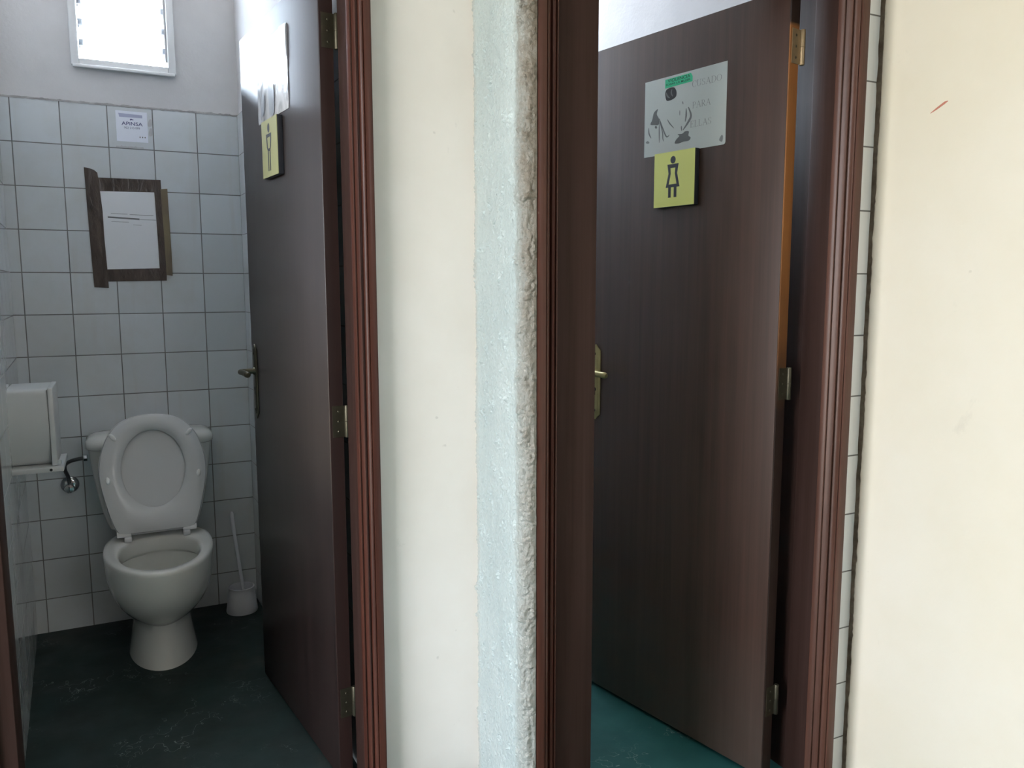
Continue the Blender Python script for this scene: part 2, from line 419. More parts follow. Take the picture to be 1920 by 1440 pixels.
# blue plastered pier between the doors: a fine grid pushed about like hand-thrown render
prof = [(.801, 1.838), (.690, 1.379)]
cx, cy = .713, 1.3735
arc = []
for i in range(23):
    a = math.radians(166 + (270 - 166) * i / 22)
    arc.append((cx + .0245 * math.cos(a), cy + .0245 * math.sin(a)))
face = [tuple(Vector(prof[0]).lerp(Vector(arc[0]), i / 110)) for i in range(110)] + arc + [(.7145, 1.349)]
m = MB(); NZ = 1000; rows = []
for j in range(NZ + 1):
    z = 2.05 * j / (NZ - 20) if j <= NZ - 20 else 2.05 + (ZC - 2.05) * (j - NZ + 20) / 20
    row = []
    for i, (x, y) in enumerate(face):
        k = 1.0 if 0 < i else 0.2
        q = Vector((x * 1.0, y * 1.0, z))
        e = min(1, max(0, (1.46 - y) / .09))       # drips run down the rounded corner, pits and lumps sit on the flat
        lump = max(0, noise.noise(q * 26) - .05)
        d = .0030 * noise.noise(q * 11) - 0.0210 * lump * abs(noise.noise(q * 105)) + .0012 * noise.noise(q * 75) + .0022 * noise.noise(q * 170) + e * (.0026 * noise.noise(Vector((x * 110, y * 110, z * 24))) + .0012 * noise.noise(q * 130))
        a = face[max(i - 1, 0)]; b = face[min(i + 1, len(face) - 1)]
        t = Vector((b[0] - a[0], b[1] - a[1])).normalized(); nn = Vector((t.y, -t.x))   # outward
        if i > len(face) - 4: k = .25
        row.append((x + nn.x * d * k * -1, y + nn.y * d * k * -1, z))
    rows.append(row)
W = len(face)
vs = [p for r in rows for p in r]
m.add(vs, [(j * W + i, j * W + i + 1, (j + 1) * W + i + 1, (j + 1) * W + i) for j in range(NZ) for i in range(W - 1)])
m.add([(x, y, z) for z in (0, ZC) for x, y in ((.7145, 1.349), (.7145, 1.3965), (.775, 1.3965), (.775, 1.53), (.833, 1.53), (.833, 1.838), (.801, 1.838))],
      [(i, i + 1, i + 8, i + 7) for i in range(6)])
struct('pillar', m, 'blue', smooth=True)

# cream side wall with its broken plaster edge, and the bare mortar showing in the corner
m = MB(); NZ = 320; rows = []
def edge_n(z): return 1.3815 + .0030 * noise.noise((z * 9, 2.2, 0)) + .0022 * noise.noise((z * 40, 7, 0)) + .0018 * noise.noise((z * 95, 3, 0))
ys = [-2.9, -1, 0, .6, 1.0, 1.2, 1.3, 1.35]
for j in range(NZ + 1):
    z = ZC * j / NZ; e = edge_n(z)
    rows.append([(1.65, y, z) for y in ys] + [(1.65, e - .006, z), (1.6512, e - .0015, z), (1.654, e, z), (1.668, e + .001, z)])
W = len(rows[0])
m.add([p for r in rows for p in r], [(j * W + i, j * W + i + 1, (j + 1) * W + i + 1, (j + 1) * W + i) for j in range(NZ) for i in range(W - 1)])
m.box((1.67, -2.95, 0), (1.8, 1.36, ZC))
wr = struct('wall_right', m, 'cream_r', smooth=True)
m = MB(); loops = []
for j in range(161):
    z = ZC * j / 160; w = .0022 * noise.noise((z * 22, 5, 0)) + .0015 * noise.noise((z * 70, 1, 0))
    loops.append([(1.6490 + w, 1.3912, z), (1.6500 + w * .7, 1.3868, z), (1.6535, 1.3790, z), (1.668, 1.3790, z), (1.668, 1.3912, z)])
m.loft(loops); o = m.build('mortar_joint', 'mortar', wr, smooth=False)
# thin scratch of red paint on the side wall
m = MB()
sc = [(1.6497, 1.2445, 1.658), (1.6497, 1.229, 1.6655), (1.6497, 1.2115, 1.674), (1.6497, 1.203, 1.6765)]
wd = [.0008, .0026, .0030, .0006]
for i in range(3):
    a, b = sc[i], sc[i + 1]
    m.add([(a[0], a[1], a[2] - wd[i]), (b[0], b[1], b[2] - wd[i + 1]), (b[0], b[1], b[2] + wd[i + 1]), (a[0], a[1], a[2] + wd[i])], [(0, 1, 2, 3)])
m.build('red_scratch', plain('red_paint_fleck', (.50, .20, .14), .6), wr)

# the hall behind the viewer: an added window and a street door, sized for the daylight wanted
HD = (.0, 1.35, .0, 2.45); HW = (1.30, 1.63, 1.7, 2.65)
struct('wall_hall', holed(-1.75, 1.67, 0, ZC, [HW], -2.95, -2.8), 'hall_dark')
struct('wall_street', holed(-2.95, 1.935, 0, ZC, [HD], -1.75, -1.62, 'y'), 'cream')

# ------------------------------------------------------------------ door frames (fixed trim)
def frame(name, label, ul, ur, nf, nb, stop, ol, orr, zt, flat_left=0):
    """ul/ur clear opening, nf front face, stop where the rebate starts, nb back, ol/orr outer sides, zt clear height"""
    root = empty(name); root['kind'] = 'structure'; root['label'] = label; root['category'] = 'door frame'
    rb = .022
    MB().prism([(ul, nf), (ul, stop), (ul - rb, stop), (ul - rb, nb), (ol, nb), (ol, nf)], 0, zt + .04).build('jamb', 'jamb', root, bevel=.0015)
    MB().prism([(ur, nf), (ur, stop), (ur + rb, stop), (ur + rb, nb), (orr, nb), (orr, nf)], 0, zt + .04).build('jamb', 'jamb', root, bevel=.0015)
    MB().prism([(nf, zt), (stop, zt), (stop, zt + rb), (nb, zt + rb), (nb, zt + .06), (nf, zt + .06)], ul - rb, ur + rb, 'x').build('head', 'jamb', root, bevel=.0015)
    return root
# moulded casing: (across from the opening, height off the frame front)
CAS = [(0, -.002), (0, .006), (.004, .0105), (.0065, .0105), (.0075, .008), (.010, .0085), (.013, .0145), (.0175, .0185), (.0215, .0175), (.0235, .0135),
       (.0255, .0135), (.0275, .0185), (.0315, .0225), (.036, .0235), (.0385, .0215), (.0395, .0255), (.056, .0285), (.0595, .027), (.0605, .0225), (.0605, -.006)]
def casing(u, nf, side, z1, parent, w=1.0, d=1.0, mat='frame'):
    MB().prism([(u + side * a * w, nf - h * d) for a, h in CAS], 0, z1).build('casing', mat, parent, smooth=True)
def casing_head(u0, u1, nf, zt, parent, w=1.0, d=1.0):
    MB().prism([(nf - h * d, zt + a * w) for a, h in CAS], u0, u1, 'x').build('casing', 'frame', parent, smooth=True)

fr = frame('trim_1', 'dark red-brown moulded wooden frame around the toilet stall door', -.232, .494, 1.828, 1.975, 1.922, -.303, .538, 2.02)
casing(.490, 1.828, 1, 2.02 + .065, fr, .80, 1.1)
casing(-.264, 1.828, -1, 2.02 + .065, fr, .8, 1.1)
casing_head(-.30, .538, 1.828, 2.02, fr, 1.0, 1.1)
fr2 = frame('trim_2', 'dark wooden frame with shiny moulded edges around the ladies door', .869, 1.506, 1.385, 1.535, 1.452, .777, 1.566, 1.972)
casing(.776, 1.385, -1, 2.037, fr2, 1.0, 1.32)
casing(1.507, 1.385, 1, 2.037, fr2, 1.0, 1.32, 'frame_gloss')
casing_head(.716, 1.566, 1.385, 1.972, fr2, 1.0, 1.32)

# ------------------------------------------------------------------ doors
DOOR = {1: ((.4535, 1.935), math.atan2(.9930, -.1179), .682, .012, 2.008), 2: ((1.4345, 1.456), math.atan2(.9806, -.1959), .660, .012, 1.960)}
def make_door(i, label, leaf_mat, metal, hinge_z):
    (hx, hy), rz, w, z0, z1 = DOOR[i]
    root = empty(f'door_{i}', (hx, hy, 0), rz); root['kind'] = 'structure'; root['label'] = label; root['category'] = 'door'
    MB().box((.0035, -.035, z0), (w, 0, z1)).build('leaf', leaf_mat, root, bevel=.0012)
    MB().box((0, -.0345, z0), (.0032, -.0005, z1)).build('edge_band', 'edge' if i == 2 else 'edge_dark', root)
    # long lever plate with pointed ends
    c, hw, zc, zh = (.640 if i == 1 else .637), .0195, .985, .117
    pts = [(c - hw, zc - zh + .018), (c - hw * .45, zc - zh + .010), (c, zc - zh), (c + hw * .45, zc - zh + .010), (c + hw, zc - zh + .018),
           (c + hw, zc + zh - .018), (c + hw * .45, zc + zh - .010), (c, zc + zh), (c - hw * .45, zc + zh - .010), (c - hw, zc + zh - .018)]
    pl = MB().prism(pts, 0, .0045, 'y').build('handle_plate', metal, root, bevel=.0015)
    inner = [(c + (x - c) * .62, zc + (z - zc) * .86) for x, z in pts]
    MB().prism(inner, .0040, .0062, 'y').build('raised_panel', metal, pl, bevel=.001)
    for zz in (zc + zh - .030, zc - zh + .030):
        MB().lathe([(.0042, .0045), (.0042, .0072), (.0022, .0082)], (c, 0, zz), 12, 'y').build('screw', 'darkbrass', pl, smooth=True)
    zk = zc - .022
    MB().lathe([(.006, .006), (.006, .0068)], (c, 0, zk), 16, 'y').box((c - .0022, .006, zk - .017), (c + .0022, .0068, zk)).build('keyhole', 'black', pl)
    zl = zc + .033
    MB().lathe([(.0125, .004), (.0125, .008), (.0085, .012), (.0080, .040)], (c, 0, zl), 20, 'y').build('lever_neck', metal, pl, smooth=True)
    k = 1 if i == 1 else 1.08
    path = [(c + .002 * k, .034, zl), (c + .001 * k, .044, zl), (c - .010 * k, .0500, zl), (c - .03 * k, .0505, zl + .001), (c - .060 * k, .049, zl - .001), (c - .086 * k, .047, zl - .003)]
    MB().tube(catmull(path, 4), [.0082] * 9 + [.0088] * 9 + [.0095, .0092, .006], 14).build('lever', metal, pl, smooth=True)
    for z in hinge_z:
        h = MB().lathe([(.0058, 0), (.0065, .002), (.0065, .0395), (.0058, .0400), (.0065, .0405), (.0065, .078), (.0055, .080)], (-.004, -.0425, z - .04), 14).build('hinge', 'hinge' if i == 2 and z > 1.5 else 'darkbrass', root, smooth=True)
        MB().box((-.0014, -.038, z - .039), (-.0002, -.006, z + .039)).build('hinge_leaf', 'hinge' if i == 2 and z > 1.5 else 'darkbrass', h)
        for dz in (-.025, 0, .025):
            MB().lathe([(.0032, 0), (.0020, -.0010)], (-.0014, -.022, z + dz), 10, 'x').build('screw', 'darkbrass', h)
    return root
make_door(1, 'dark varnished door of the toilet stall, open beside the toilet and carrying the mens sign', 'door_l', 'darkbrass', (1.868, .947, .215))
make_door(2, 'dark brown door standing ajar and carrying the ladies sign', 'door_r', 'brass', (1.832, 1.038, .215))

# things fixed to a door face: x runs from the viewer's left to right, y out of the door
def on_door(i, name, label, cat, s_left, z, lift=0.0, group=None):
    (hx, hy), rz, *_ = DOOR[i]
    d = Vector((math.cos(rz), math.sin(rz))); nn = Vector((-d.y, d.x))
    p = Vector((hx, hy)) + d * s_left + nn * lift
    return thing(name, label, cat, (p.x, p.y, z), rz + PI, group)
def onto(mb, x0, z0, y): return mb.map(lambda x, y_, z: (x0 + x, -y, z0 + y_))    # 2-D sheet -> door-side upright sheet

# thin book-face capitals for the poster: thick and thin strokes with small feet (box 1 high)
K, T_ = .085, .035
def sf(x, y, w=.24): return [(x - w / 2, y - .022), (x + w / 2, y - .022), (x + w / 2, y + .022), (x - w / 2, y + .022)]
def bar(a, b, w0, w1=None):
    w1 = w1 or w0; d = Vector((b[0] - a[0], b[1] - a[1])).normalized(); n_ = Vector((-d.y, d.x))
    return [(a[0] - n_.x * w0 / 2, a[1] - n_.y * w0 / 2), (b[0] - n_.x * w1 / 2, b[1] - n_.y * w1 / 2), (b[0] + n_.x * w1 / 2, b[1] + n_.y * w1 / 2), (a[0] + n_.x * w0 / 2, a[1] + n_.y * w0 / 2)]
def bow(cx, cy, rx, ry, a0, a1, n=22):
    out = []
    for i in range(n):
        a, b = math.radians(a0 + (a1 - a0) * i / n), math.radians(a0 + (a1 - a0) * (i + 1) / n)
        q = []
        for t in (a, b): q.append((t, T_ + (K - T_) * abs(math.cos(t)) ** 1.5))
        (t0, k0), (t1, k1) = q
        out.append([(cx + (rx - k0) * math.cos(t0), cy + (ry - k0 * .6) * math.sin(t0)), (cx + rx * math.cos(t0), cy + ry * math.sin(t0)), (cx + rx * math.cos(t1), cy + ry * math.sin(t1)), (cx + (rx - k1) * math.cos(t1), cy + (ry - k1 * .6) * math.sin(t1))])
    return out
CAPS = {
    'C': (.72, bow(.40, .5, .38, .5, 42, 318) + [bar((.69, .62), (.69, .93), .035)]),
    'U': (.80, [bar((.16, 1), (.16, .30), K), bar((.66, 1), (.66, .30), T_), sf(.16, .98), sf(.66, .98, .2)] + bow(.40, .32, .283, .32, 180, 360)),
    'S': (.58, bow(.29, .745, .23, .255, 40, 270) + bow(.29, .255, .25, .255, 90, -140) + [bar((.50, .70), (.50, .95), .03), bar((.06, .05), (.06, .32), .03)]),
    'A': (.84, [bar((.12, 0), (.42, 1), T_), bar((.40, 1), (.74, 0), K), bar((.24, .36), (.62, .36), T_), sf(.12, .02, .2), sf(.74, .02)]),
    'D': (.82, [bar((.15, 0), (.15, 1), K), bar((.1, .982), (.36, .982), T_), bar((.1, .018), (.36, .018), T_), sf(.13, .98, .2), sf(.13, .02, .2)] + bow(.34, .5, .44, .5, -90, 90)),
    'O': (.86, bow(.42, .5, .40, .5, 0, 360, 36)),
    'P': (.64, [bar((.15, 0), (.15, 1), K), bar((.1, .982), (.34, .982), T_), bar((.15, .46), (.34, .46), T_), sf(.13, .98, .2), sf(.15, .02)] + bow(.33, .722, .26, .278, -90, 90)),
    'R': (.74, [bar((.15, 0), (.15, 1), K), bar((.1, .982), (.34, .982), T_), bar((.15, .48), (.34, .48), T_), bar((.32, .50), (.66, .0), K), sf(.13, .98, .2), sf(.15, .02), sf(.67, .02, .16)] + bow(.33, .732, .25, .268, -90, 90)),
    'E': (.66, [bar((.15, 0), (.15, 1), K), bar((.06, .982), (.58, .982), T_), bar((.06, .018), (.60, .018), T_), bar((.15, .52), (.44, .52), T_), bar((.57, .80), (.57, 1), .035), bar((.60, .0), (.60, .22), .035), bar((.44, .42), (.44, .62), .03)]),
    'L': (.64, [bar((.15, 0), (.15, 1), K), sf(.15, .98), bar((.06, .018), (.58, .018), T_), bar((.58, .0), (.58, .24), .035)]),
}
def caps_mb(body, w, h):
    polys, x = [], 0
    for ch in body:
        adv, ps_ = CAPS[ch]; polys += [[(x + a, b) for a, b in q] for q in ps_]; x += adv + .06
    k = w / (x - .06)
    return flat2d([[(a * k, b * h) for a, b in q] for q in polys])

# ladies sign
def sign(i, s_left, z0, w, h, t, label, face, female):
    r = on_door(i, 'restroom_sign', label, 'sign', s_left, z0, .0012)
    MB().box((0, -t + .0016, 0), (w, 0, h)).build('sign_body', 'signblack', r, bevel=.0008)
    MB().box((.0003, -t, .0003), (w - .0005, -t + .0015, h - .0003)).build('sign_face', face, r)
    P = []
    c = w * .5
    if female:
        c = w * .475
        P.append(ell(c, h * .845, .0090, .0098))
        ow = [(-.0195, .770), (.0195, .770), (.0150, .60), (.0240, .350), (-.0240, .350), (-.0150, .60)]
        iw = [(-.0085, .700), (.0085, .700), (.0070, .60), (.0135, .405), (-.0135, .405), (-.0070, .60)]
        O = [(c + x, h * y) for x, y in ow]; I = [(c + x, h * y) for x, y in iw]
        for k in range(6): P.append([O[k], O[(k + 1) % 6], I[(k + 1) % 6], I[k]])
        P.append(rect(c - .0150, h * .165, c - .0055, h * .350)); P.append(rect(c + .0045, h * .165, c + .0140, h * .350))
    else:
        c = w * .47
        P.append(ell(c, h * .845, .0095, .0125))
        ow = [(-.024, .745), (.024, .745), (.019, .52), (.0115, .445), (-.0115, .445), (-.019, .52)]
        iw = [(-.0135, .685), (.0135, .685), (.0105, .53), (.006, .49), (-.006, .49), (-.0105, .53)]
        O = [(c + x, h * y) for x, y in ow]; I = [(c + x, h * y) for x, y in iw]
        for k in range(6): P.append([O[k], O[(k + 1) % 6], I[(k + 1) % 6], I[k]])
        P.append([(c - .0130, h * .45), (c - .004, h * .45), (c - .0040, h * .10), (c - .0115, h * .10)])
        P.append([(c + .0040, h * .45), (c + .013, h * .45), (c + .0125, h * .10), (c + .0050, h * .10)])
    m = flat2d(P); onto(m, 0, 0, t + .0002); m.build('pictogram', 'pict', r)
    return r
sign(2, .397, 1.489, .140, .144, .018, 'square yellow plaque with a woman pictogram under the white poster on the brown door', 'yellow', True)
sign(1, .426, 1.574, .139, .152, .016, 'thick yellow plaque with a man pictogram on the open stall door', 'yellow_l', False)

# poster on the ladies door
pw, ph = .277, .202
p = on_door(2, 'poster', 'white laminated poster with grey sketch and faded words above the ladies plaque', 'poster', .453, 1.632, .0003)
m = MB(); rc = .006
outl = [(0, 0), (pw - rc, 0), (pw - rc * .3, rc * .3), (pw, rc), (pw, ph), (0, ph)]
m.prism(outl, -.0008, 0, 'y').build('sheet', 'poster', p)
def art(polys, y=.0010): m_ = flat2d(polys); return onto(m_, 0, 0, y)
def U(px, py):            # zoomed sketch coordinates -> sheet metres
    u = (px - 72) / (1230 - 72); top = 340 + (20 - 340) * u; bot = 1410 + (1200 - 1410) * u
    return (u * pw, ph * (1 - (py - top) / (bot - top)))
blob = lambda pts, n=5: catmull([U(*q) for q in pts], n, True)
art([blob([(380, 500), (392, 440), (440, 405), (510, 395), (545, 450), (540, 520), (495, 560), (450, 580), (400, 580)])]).build('dark_hair', 'ink', p)
gs = []
for a in ([(395, 470), (415, 520), (450, 545)], [(480, 420), (470, 470), (490, 520)]): gs += stroke([U(*q) for q in a], .0022)
art(gs, .0013).build('hair_highlight', 'ink2', p)
ps = [blob([(165, 930), (190, 860), (215, 760), (275, 705), (260, 780), (300, 860), (285, 930), (235, 935)]),
      blob([(535, 1190), (560, 1130), (600, 1085), (575, 1060), (640, 1050), (680, 1018), (735, 1018), (730, 1075), (762, 1105), (735, 1150), (660, 1165), (600, 1190)])]
for q in ps: art([q]).build('grey_wash', 'ink2', p)
for a, w in (([(300, 840), (345, 960), (410, 1095), (455, 1070)], .0020), ([(300, 900), (302, 1040), (306, 1185)], .0018), ([(305, 880), (350, 1030), (358, 1120), (370, 1165)], .0018),
             ([(420, 850), (455, 905), (520, 975)], .0016), ([(690, 690), (692, 790), (680, 880)], .0026), ([(720, 670), (760, 790), (720, 890), (650, 1000)], .0035),
             ([(635, 590), (645, 630)], .0014), ([(600, 720), (600, 790)], .0012), ([(625, 940), (632, 1010)], .0018), ([(140, 980), (145, 1060), (180, 1125)], .0020),
             ([(235, 955), (265, 975)], .0035)):
    ol = stroke([U(*q) for q in a], w)
    art([[q[0] for q in ol] + [ol[-1][1], ol[-1][2]] + [q[3] for q in ol[::-1]]], .0011).build('brush_stroke', 'ink2', p)
for body, pa, pb, hh in (('CUSADO', (765, 395), (1165, 330), .0165), ('PARA', (775, 690), (1025, 650), .0160), ('ELLAS', (750, 965), (1040, 915), .0165)):
    a, b = U(*pa), U(*pb)
    t_ = caps_mb(body, b[0] - a[0], hh); onto(t_, a[0], a[1], .0011); t_.build('lettering', 'ink3', p)
for q in ([(1150, 1140), (1180, 1070), (1200, 1090), (1190, 1165)], [(95, 1190), (125, 1165), (155, 1190), (125, 1205)]):
    art([blob(q, 3)], .0011).build('corner_mark', 'ink3', p)
# green sticker across the top of the poster
a, b = U(378, 415), U(770, 180)
g = on_door(2, 'sticker', 'green strip reading VIOLENCIA SOBRE LA MUJER at the top of the white poster', 'sticker', .453 - a[0], 1.632 + a[1], .0014)
gw, gh = b[0] - a[0], b[1] - a[1]
MB().prism([(0, 0), (gw, .0015), (gw, gh * .62), (gw * .94, gh), (0, gh * .97)], -.0004, 0, 'y').build('strip', 'green', g)
t1 = text_mb('VIOLENCIA', gw * .82, gh * .34, .01); onto(t1, gw * .10, gh * .56, .0007); t1.build('lettering', 'greenink', g)
t1 = text_mb('SOBRE LA MUJER', gw * .90, gh * .28, .01); onto(t1, gw * .03, gh * .17, .0007); t1.build('lettering', 'greenink', g)

# crumpled plastic sleeve with faded picture on the stall door
p1 = on_door(1, 'poster', 'crumpled grey plastic-sleeved poster above the man plaque on the stall door', 'poster', .504, 1.733, .0004)
m = MB(); nx, nz = 26, 20; vs = []
for j in range(nz + 1):
    for i in range(nx + 1):
        x = .274 * i / nx; z = .210 * j / nz
        d = .0011 + .0016 * abs(noise.noise((x * 30, z * 26, 3))) + .0008 * noise.noise((x * 80, z * 70, 1))
        vs.append((x, -max(d, .0006), z))
m.add(vs, [(j * (nx + 1) + i, j * (nx + 1) + i + 1, (j + 1) * (nx + 1) + i + 1, (j + 1) * (nx + 1) + i) for j in range(nz) for i in range(nx)])
m.box((0, -.0005, 0), (.274, 0, .210)); m.build('sleeve', 'collage', p1, smooth=True)
m = flat2d([[(.215, .212), (.272, .2095), (.272, .13), (.255, .12), (.247, .165)]]); onto(m, 0, 0, .0034).build('torn_corner', plain('brown_tape_corner', (.20, .18, .17), .4), p1)
m = flat2d([catmull([(.115, .012), (.155, .010), (.158, .055), (.150, .085), (.112, .080)], 4, True), catmull([(.035, .02), (.062, .025), (.072, .06), (.05, .075)], 4, True)])
onto(m, 0, 0, .0034).build('faded_figure', plain('faded_print', (.33, .36, .40), .3), p1)

# ------------------------------------------------------------------ window high in the stall
def jalousie(idx, W, full=True):
    u0, u1, z0, z1 = W
    r = empty(f'window_{idx}'); r['kind'] = 'structure'
    m = MB(); a = .020
    n0, n1 = 3.312, 3.375
    m.box((u0 - .012, n0, z0 - .012), (u0 + .014, n1, z1 + .012)); m.box((u1 - .014, n0, z0 - .012), (u1 + .012, n1, z1 + .012))
    m.box((u0 + .014, n0, z0 - .012), (u1 - .014, n1, z0 + .013)); m.box((u0 + .014, n0, z1 - .013), (u1 - .014, n1, z1 + .012))
    m.build('window_frame', 'wframe', r, bevel=.003)
    MB().box((u0 - .008, n0 - .006, z0 - .020), (u1 + .008, n0 + .002, z0 - .008)).build('window_sill', 'wframe', r, bevel=.003)
    k = 8; pitch = (z1 - z0 - .03) / k
    for i in range(k):
        zc = z0 + .02 + pitch * (i + .5)
        tl = math.radians(38); hw = pitch * .56
        s = MB().box((u0 + .030, -hw, -.0025), (u1 - .030, hw, .0025))
        s.map(lambda x, y, z: (x, 3.345 + y * math.cos(tl) * .8 - z * math.sin(tl), zc - y * math.sin(tl) - z * math.cos(tl)))
        s.build('glass_slat', 'glass', r)
        for sx, x in ((1, u0 + .0155), (-1, u1 - .0155)):
            c = MB()
            c.box((x, -hw * .9, -.006), (x + sx * .016, hw * .9, -.0028)); c.box((x, -hw * .5, .0028), (x + sx * .016, hw * .5, .007)); c.box((x, -.012, -.012), (x + sx * .004, .012, .012))
            c.map(lambda xx, y, z: (xx, 3.345 + y * math.cos(tl) * .8 - z * math.sin(tl), zc - y * math.sin(tl) - z * math.cos(tl)))
            c.build('slat_clip', 'alu', r)
    MB().box((u1 - .022, 3.318, z0 + .03), (u1 - .014, 3.326, z1 - .03)).build('operating_bar', 'alu', r)
    return r
w1 = jalousie(1, WIN); w1['label'] = 'narrow white louvred window blazing with daylight high above the toilet'; w1['category'] = 'window'
w2 = jalousie(2, WIN2)

# ------------------------------------------------------------------ toilet
TX = .086
t = thing('toilet', 'white close-coupled toilet with its seat and lid raised', 'toilet', (TX, 2.95, 0))
def egg(hw, front, back, z, n=56, pw_=2.35, tx=0.0, bs=1.0):
    """outline symmetrical about x; front/back reach in y from 2.95, squarer towards the back"""
    mid = front + (back - front) * .54
    out = []
    for i in range(n):
        a = 2 * PI * i / n; c, s_ = math.cos(a), math.sin(a)
        e = 2.0 if s_ < 0 else pw_
        x = hw * math.copysign(abs(c) ** (2 / e), c)
        y = (mid - front if s_ < 0 else back - mid) * math.copysign(abs(s_) ** (2 / e), s_)
        if s_ > 0: x *= 1 - (1 - bs) * (s_ ** 2)
        out.append((x + tx, mid + y, z))
    return out
Z0 = [(.112, -.146, .26, 0), (.110, -.144, .26, .012), (.100, -.135, .25, .07), (.094, -.128, .25, .125), (.094, -.132, .25, .150),
      (.105, -.160, .25, .165), (.126, -.205, .25, .190), (.148, -.258, .25, .230), (.163, -.296, .25, .275), (.171, -.322, .25, .325), (.173, -.334, .25, .370), (.1735, -.338, .25, .388)]
def bsf(z): return .95 if z < .3 else .80
L = [egg(hw, fr_, bk, z, bs=bsf(z)) for hw, fr_, bk, z in Z0]
L += [egg(.1725, -.338, .25, .396, bs=.8), egg(.169, -.335, .248, .401, bs=.8), egg(.160, -.327, .243, .4025, bs=.8)]
# inside of the rim, then the bowl
L += [egg(.134, -.300, .080, .4020, bs=.9), egg(.128, -.294, .074, .3985), egg(.124, -.290, .070, .390), egg(.123, -.289, .069, .352), egg(.127, -.293, .073, .346), egg(.137, -.300, .080, .338),
      egg(.130, -.292, .075, .300), egg(.112, -.262, .065, .250), egg(.085, -.215, .045, .205), egg(.060, -.165, .02, .180)]
MB().loft(L).build('bowl', 'china', t, smooth=True)
MB().add([(x, y, .224) for x, y, z in egg(.096, -.236, .054, 0)], [tuple(range(56))]).build('water', 'water', t)
def rbox(x0, x1, y0, y1, z, r, n=6):
    out = []
    for cx_, cy_, a0 in ((x1 - r, y1 - r, 0), (x0 + r, y1 - r, 90), (x0 + r, y0 + r, 180), (x1 - r, y0 + r, 270)):
        for i in range(n + 1):
            a = math.radians(a0 + 90 * i / n); out.append((cx_ + r * math.cos(a), cy_ + r * math.sin(a), z))
    return out
TB = .362      # back of the tank, 8 mm clear of the tiles
L = [rbox(-.150, .150, .205, TB, .4035, .04), rbox(-.160, .160, .200, TB, .425, .045), rbox(-.172, .172, .192, TB, .47, .05), rbox(-.186, .186, .186, TB, .55, .05), rbox(-.198, .198, .182, TB, .63, .05), rbox(-.205, .205, .180, TB, .703, .05)]
MB().loft(L).build('tank', 'china', t, smooth=True)
L = [rbox(-.205, .205, .172, TB, .7035, .05), rbox(-.212, .212, .166, TB + .002, .709, .055), rbox(-.2135, .2135, .164, TB + .002, .722, .056), rbox(-.211, .211, .167, TB, .735, .056),
     rbox(-.200, .200, .178, TB - .008, .745, .055), rbox(-.180, .180, .195, TB - .02, .751, .05), rbox(-.12, .12, .23, TB - .05, .754, .04)]
MB().loft(L).build('tank_lid', 'china', t, smooth=True)
MB().lathe([(.021, 0), (.021, .004), (.018, .006), (.002, .0062)], (0, .275, .7535), 24).build('flush_button', 'chrome', t, smooth=True)
# raised seat ring and lid: outline in (x, height above the hinge line), leaning back on the tank
OUT = [(0, .000), (.060, .000), (.110, .001), (.126, .010), (.140, .045), (.156, .105), (.168, .165), (.1725, .215), (.166, .272), (.146, .332), (.110, .380), (.058, .405), (0, .412)]
half = catmull(OUT, 6)
outl = half + [(-x, z) for x, z in half[-2:0:-1]]
cz = .212
def polar(th):      # radius of the outline at angle th round (0, cz)
    best = None
    d = Vector((math.cos(th), math.sin(th)))
    for i in range(len(outl)):
        a = Vector(outl[i]) - Vector((0, cz)); b = Vector(outl[(i + 1) % len(outl)]) - Vector((0, cz))
        e = b - a; den = d.x * e.y - d.y * e.x
        if abs(den) < 1e-9: continue
        r = (a.x * e.y - a.y * e.x) / den; s_ = (a.x * d.y - a.y * d.x) / den
        if r > 0 and -1e-6 <= s_ <= 1 + 1e-6: best = r if best is None else max(best, r)
    return best
NP = 88
ths = [2 * PI * (i + .5) / NP for i in range(NP)]
ro = [polar(th) for th in ths]
def hole(th):
    rx, rz_ = .103, .135
    return 1 / math.sqrt((math.cos(th) / rx) ** 2 + (math.sin(th) / rz_) ** 2)
hc = .008
ri = [hole(th) for th in ths]
lean = math.atan2(.085, .405)
SY, SZ = .062, .424                                     # hinge line
def lean_pt(x, up, out):                                # out = towards the viewer, off the leaning plane
    return (x, SY + up * math.sin(lean) - out * math.cos(lean), SZ + up * math.cos(lean) + out * math.sin(lean))
def ringloop(tt, out):
    l = []
    for th, a, b in zip(ths, ri, ro):
        r = a + (b - a) * tt
        l.append(lean_pt(r * math.cos(th), cz + hc * (1 - tt) + r * math.sin(th), out))
    return l
prof = [(.0, .006), (.04, .002), (.12, .0), (.88, .0), (.97, .003), (1.0, .009), (.97, .0165), (.80, .021), (.45, .0225), (.2, .020), (.05, .015), (.0, .011)]
MB().loft([ringloop(a, .003 + b) for a, b in prof], ring=True).build('seat_ring', 'plastic', t, smooth=True)
def lidloop(k, out): return [lean_pt(b * k * math.cos(th), cz + b * k * math.sin(th), out) for th, b in zip(ths, ro)]
MB().loft([lidloop(.3, -.022), lidloop(.8, -.020), lidloop(.96, -.016), lidloop(1.012, -.006), lidloop(1.012, .000), lidloop(.985, .002), lidloop(.9, .0005), lidloop(.3, .0005)]).build('lid', 'plastic', t, smooth=True)
